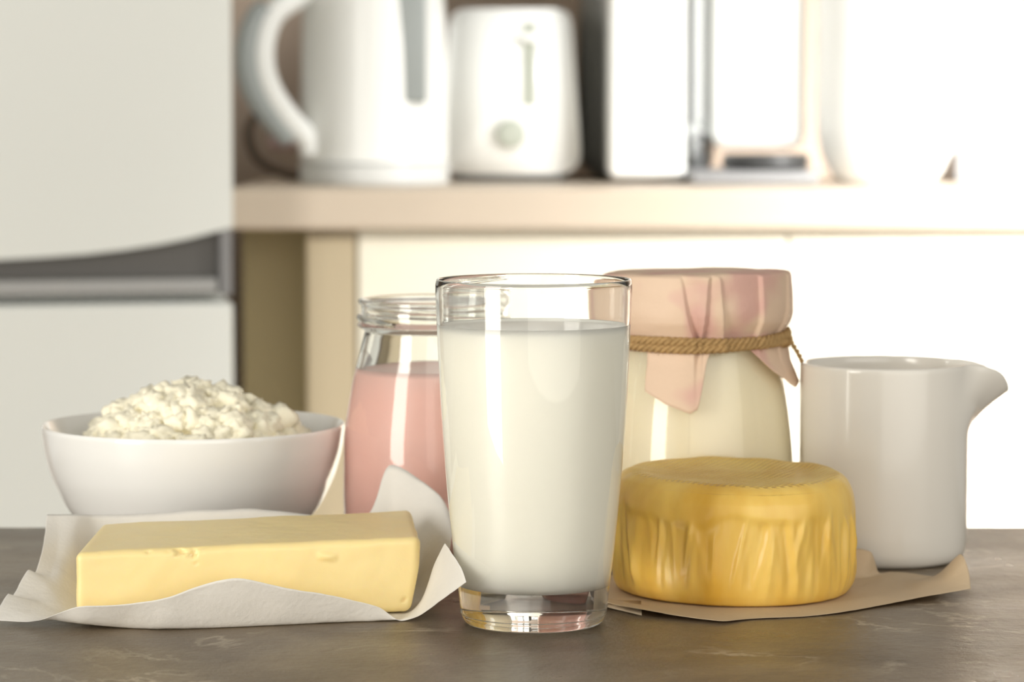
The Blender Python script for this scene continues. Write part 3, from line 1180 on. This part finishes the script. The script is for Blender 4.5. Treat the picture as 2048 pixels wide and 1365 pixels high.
for i in range(nx):
    for j in range(ny):
        for k_ in (0, nz_):
            quad((i, j, k_), (i + 1, j, k_), (i + 1, j + 1, k_), (i, j + 1, k_))
    for k_ in range(nz_):
        for j in (0, ny):
            quad((i, j, k_), (i + 1, j, k_), (i + 1, j, k_ + 1), (i, j, k_ + 1))
for j in range(ny):
    for k_ in range(nz_):
        for i in (0, nx):
            quad((i, j, k_), (i, j + 1, k_), (i, j + 1, k_ + 1), (i, j, k_ + 1))
but = obj('butter', bm, M['butter'])
tag(but, 'yellow block of butter lying on white wrapping paper', 'butter')

# ------------------------------------------------------------------ butter paper
G = 0.0007


def g(x, y, z=G):
    return Vector((x, y, T + z))


def gp(px, py, z=G):
    """point at height z above the table seen at this pixel"""
    d = ray(px, py)
    t = (T + z - EYE) / d.z
    return Vector((d.x * t, d.y * t, T + z))


A = at
rows = [
    # front free edge
    [A(-14, 1241, 1.140), A(44, 1245, 1.138), A(84, 1240, 1.132), A(150, 1216, 1.124), A(250, 1210, 1.124), A(330, 1198, 1.124), A(400, 1172, 1.125), A(475, 1159, 1.127), A(600, 1181, 1.136), A(700, 1201, 1.144), A(760, 1216, 1.149), A(797, 1242, 1.152), A(835, 1234, 1.150), A(880, 1203, 1.136), A(933, 1166, 1.119)],
    # front fold on the table
    [A(0, 1213, 1.152), A(60, 1232, 1.144), A(100, 1240, 1.138), A(160, 1249, 1.130), gp(250, 1256), gp(330, 1258), gp(400, 1256), gp(475, 1253), gp(600, 1247), gp(700, 1243), gp(760, 1241), gp(806, 1239), A(838, 1222, 1.156), A(880, 1172, 1.145), A(920, 1132, 1.128)],
    # below the butter, front
    [A(16, 1189, 1.164), A(65, 1205, 1.160), A(110, 1222, 1.153), g(-.163, 1.147), g(-.146, 1.148), g(-.130, 1.149), g(-.115, 1.150), g(-.10, 1.152), g(-.08, 1.155), g(-.062, 1.157), g(-.050, 1.160), g(-.0405, 1.167, .0008), A(846, 1196, 1.170), A(868, 1130, 1.163), A(890, 1087, 1.148)],
    # middle
    [A(55, 1143, 1.187), A(85, 1160, 1.184), A(115, 1180, 1.180), g(-.166, 1.183), g(-.150, 1.184), g(-.132, 1.185), g(-.117, 1.186), g(-.10, 1.187), g(-.08, 1.19), g(-.062, 1.193), g(-.052, 1.195), g(-.042, 1.20, .0008), g(-.034, 1.197, .0012), g(-.0285, 1.192, .006), A(895, 1150, 1.187)],
    # back, on the table
    [A(86, 1098, 1.206), A(110, 1110, 1.208), A(140, 1125, 1.210), g(-.172, 1.224, .001), g(-.155, 1.226), g(-.135, 1.229), g(-.118, 1.231), g(-.10, 1.233), g(-.08, 1.236), g(-.062, 1.240), g(-.055, 1.246), g(-.046, 1.250, .002), A(852, 1120, 1.235), A(880, 1090, 1.226), A(902, 1075, 1.216)],
    # back free edge
    [A(93, 1029, 1.226), A(120, 1029, 1.229), A(155, 1029, 1.233), A(188, 1031, 1.2385), A(250, 1030, 1.243), A(330, 1026, 1.246), A(400, 1022, 1.248), A(490, 1018, 1.250), A(560, 1023, 1.252), A(640, 1032, 1.256), A(735, 1030, 1.262), A(778, 931, 1.268), A(840, 960, 1.262), A(880, 992, 1.252), A(903, 1035, 1.240)],
]
def between(a, b, first):
    r = [p.lerp(q, 0.5) for p, q in zip(a, b)]
    r[0] = first
    r[1] = first.lerp(r[2], 0.5)
    return r


rows.insert(4, between(rows[3], rows[4], A(70, 1146, 1.190)))
rows.insert(3, between(rows[2], rows[3], A(25, 1194, 1.167)))
bp_ = obj('wrapping_paper', sheet(rows, 8, 10, 0.00012, 0.40, 0.00042, 60, T + 0.0002), M['white_paper'])
tag(bp_, 'crumpled white wrapping paper opened under the butter block', 'paper')

# ------------------------------------------------------------------ cheese and its paper
CY = 1.226
cx_ = xat(1472, CY)
cs = CY / F
Rc = 246 * cs
Hc = 0.0490
rch = random.Random(21)
ridges = [(rch.uniform(0, 2 * PI), rch.uniform(0.03, 0.085), rch.uniform(-0.0010, 0.0013), rch.uniform(-0.5, 0.5), rch.uniform(0.2, 0.7), rch.uniform(0.16, 0.5)) for _ in range(150)]
lipc = [(rch.uniform(0, 2 * PI), rch.uniform(0.08, 0.25), rch.uniform(-0.004, 0.006)) for _ in range(26)]


def cheese_fn(a, zf, r, z):
    """zf 0 bottom .. 1 top of the side wall"""
    lip = 0.70
    for c, wd, h in lipc:
        x = abs(angd(a, c)) / wd
        if x < 1:
            lip += h / Hc * (1 - x)
    d = 0.0
    over = 1 / (1 + math.exp(-(zf - lip) * 60))
    under = 1 - over
    env = under * min(1, max(0, zf * 5)) * (1 if zf < 1 else 0)
    for c, wd, h, sl, zc, zh in ridges:
        x = angd(a, c + sl * (zf - 0.5) * 0.5) / wd
        zz_ = (zf - zc) / zh
        if abs(x) < 1 and abs(zz_) < 1:
            d += h * (1 - abs(x)) ** 1.2 * env * (1 - zz_ * zz_)
    reg = min(1.0, max(0.0, 0.45 + 1.6 * noise.noise(Vector((math.sin(a) * 2.2, math.cos(a) * 2.2, 4.5)))))
    reg = max(reg, math.exp(-(angd(a, 0.5) / 0.22) ** 2))
    d += over * 0.0012 * reg * max(0, 1 - max(0, zf - 0.85) * 6)
    d += 0.0005 * noise.noise(Vector((math.sin(a) * 6, math.cos(a) * 6, zf * 3)))
    # wheel is a little out of round
    d += 0.0007 * math.sin(3 * a + 0.5) + 0.0006 * math.sin(2 * a)
    return d


bm = bmesh.new()
NSC = 420
cprof = prof([(0.90, 0.0), (0.945, 0.02), (0.985, 0.10), (1.0, 0.25), (0.995, 0.55), (0.985, 0.75), (0.965, 0.86), (0.925, 0.945), (0.86, 0.992), (0.78, 1.0), (0.68, 0.985), (0.5, 0.968), (0.25, 0.962), (0.05, 0.96)], 12, 0.45)
rings = []
for r, zf in [(0.5, 0.001)] + cprof:
    ring = []
    for s in range(NSC):
        a = 2 * PI * s / NSC
        fall = min(1, max(0, (r - 0.6) / 0.3))
        d = cheese_fn(a, zf, r, 0) * fall
        zz = zf * Hc
        if r < 0.93 and zf > 0.5:
            zz += 0.0009 * noise.noise(Vector((r * math.sin(a) * 3, r * math.cos(a) * 3, 8)))
            zz += 0.0018 * (-math.cos(a)) * 0.5 * r + 0.001 * math.sin(a) * r * -0.6
        else:
            zz += (0.0018 * (-math.cos(a)) * 0.5 - 0.0006 * math.sin(a)) * zf ** 2
        if zf < 0.02:
            zz = max(0.0, zz)
        q = r * Rc + d
        ring.append(bm.verts.new((q * math.sin(a), -q * math.cos(a), zz)))
    rings.append(ring)
for a_, b_ in zip(rings, rings[1:]):
    for s in range(NSC):
        s2 = (s + 1) % NSC
        bm.faces.new((a_[s], a_[s2], b_[s2], b_[s]))
bm.faces.new(rings[0])
bm.faces.new(rings[-1])
ch = obj('cheese_wheel', bm, M['cheese'])
ch.location = (cx_, CY, TZ + 0.0010)
tag(ch, 'small round yellow wax coated cheese wheel on brown paper', 'cheese')

rows = [
    [gp(1205, 1196, .0035), gp(1222, 1208, .003), gp(1330, 1228, .002), gp(1440, 1243, .0012), gp(1500, 1238), gp(1600, 1233), gp(1680, 1226), gp(1760, 1211, .001), A(1840, 1196, 1.196), A(1900, 1185, 1.200), A(1941, 1178, 1.203)],
    [gp(1205, 1186, .001), gp(1226, 1200), gp(1330, 1216), gp(1440, 1226), gp(1500, 1226), gp(1600, 1222), gp(1680, 1212), gp(1760, 1196), gp(1825, 1188, .001), A(1890, 1168, 1.212), A(1936, 1138, 1.213)],
    [g(.036, 1.195), g(.042, 1.195), g(.06, 1.195), g(.08, 1.195), g(.092, 1.195), g(.11, 1.197), g(.128, 1.2), g(.143, 1.205), gp(1810, 1172, .001), A(1885, 1155, 1.222), A(1921, 1108, 1.223)],
    [g(.036, 1.225), g(.042, 1.225), g(.06, 1.225), g(.08, 1.225), g(.092, 1.225), g(.11, 1.227), g(.128, 1.23), g(.143, 1.231), gp(1790, 1160), gp(1850, 1156, .001), gp(1872, 1152, .002)],
    [g(.038, 1.25), g(.044, 1.25), g(.06, 1.252), g(.08, 1.254), g(.092, 1.255), g(.11, 1.256), g(.128, 1.257), A(1722, 1160, 1.258), gp(1760, 1149), gp(1800, 1147), gp(1825, 1147)],
    [g(.045, 1.270), g(.05, 1.272), g(.062, 1.275), g(.08, 1.277), g(.092, 1.2775), g(.11, 1.275), A(1690, 1100, 1.266), A(1742, 1104, 1.264), gp(1757, 1145, .0012), gp(1780, 1144.5), gp(1800, 1145)],
]
cp = obj('brown_paper', sheet(rows, 8, 8, 0.00012, 0.30, 0.00030, 55, T + 0.0002), M['kraft_paper'])
tag(cp, 'brown parchment sheet with curled corner beneath the cheese wheel', 'paper')
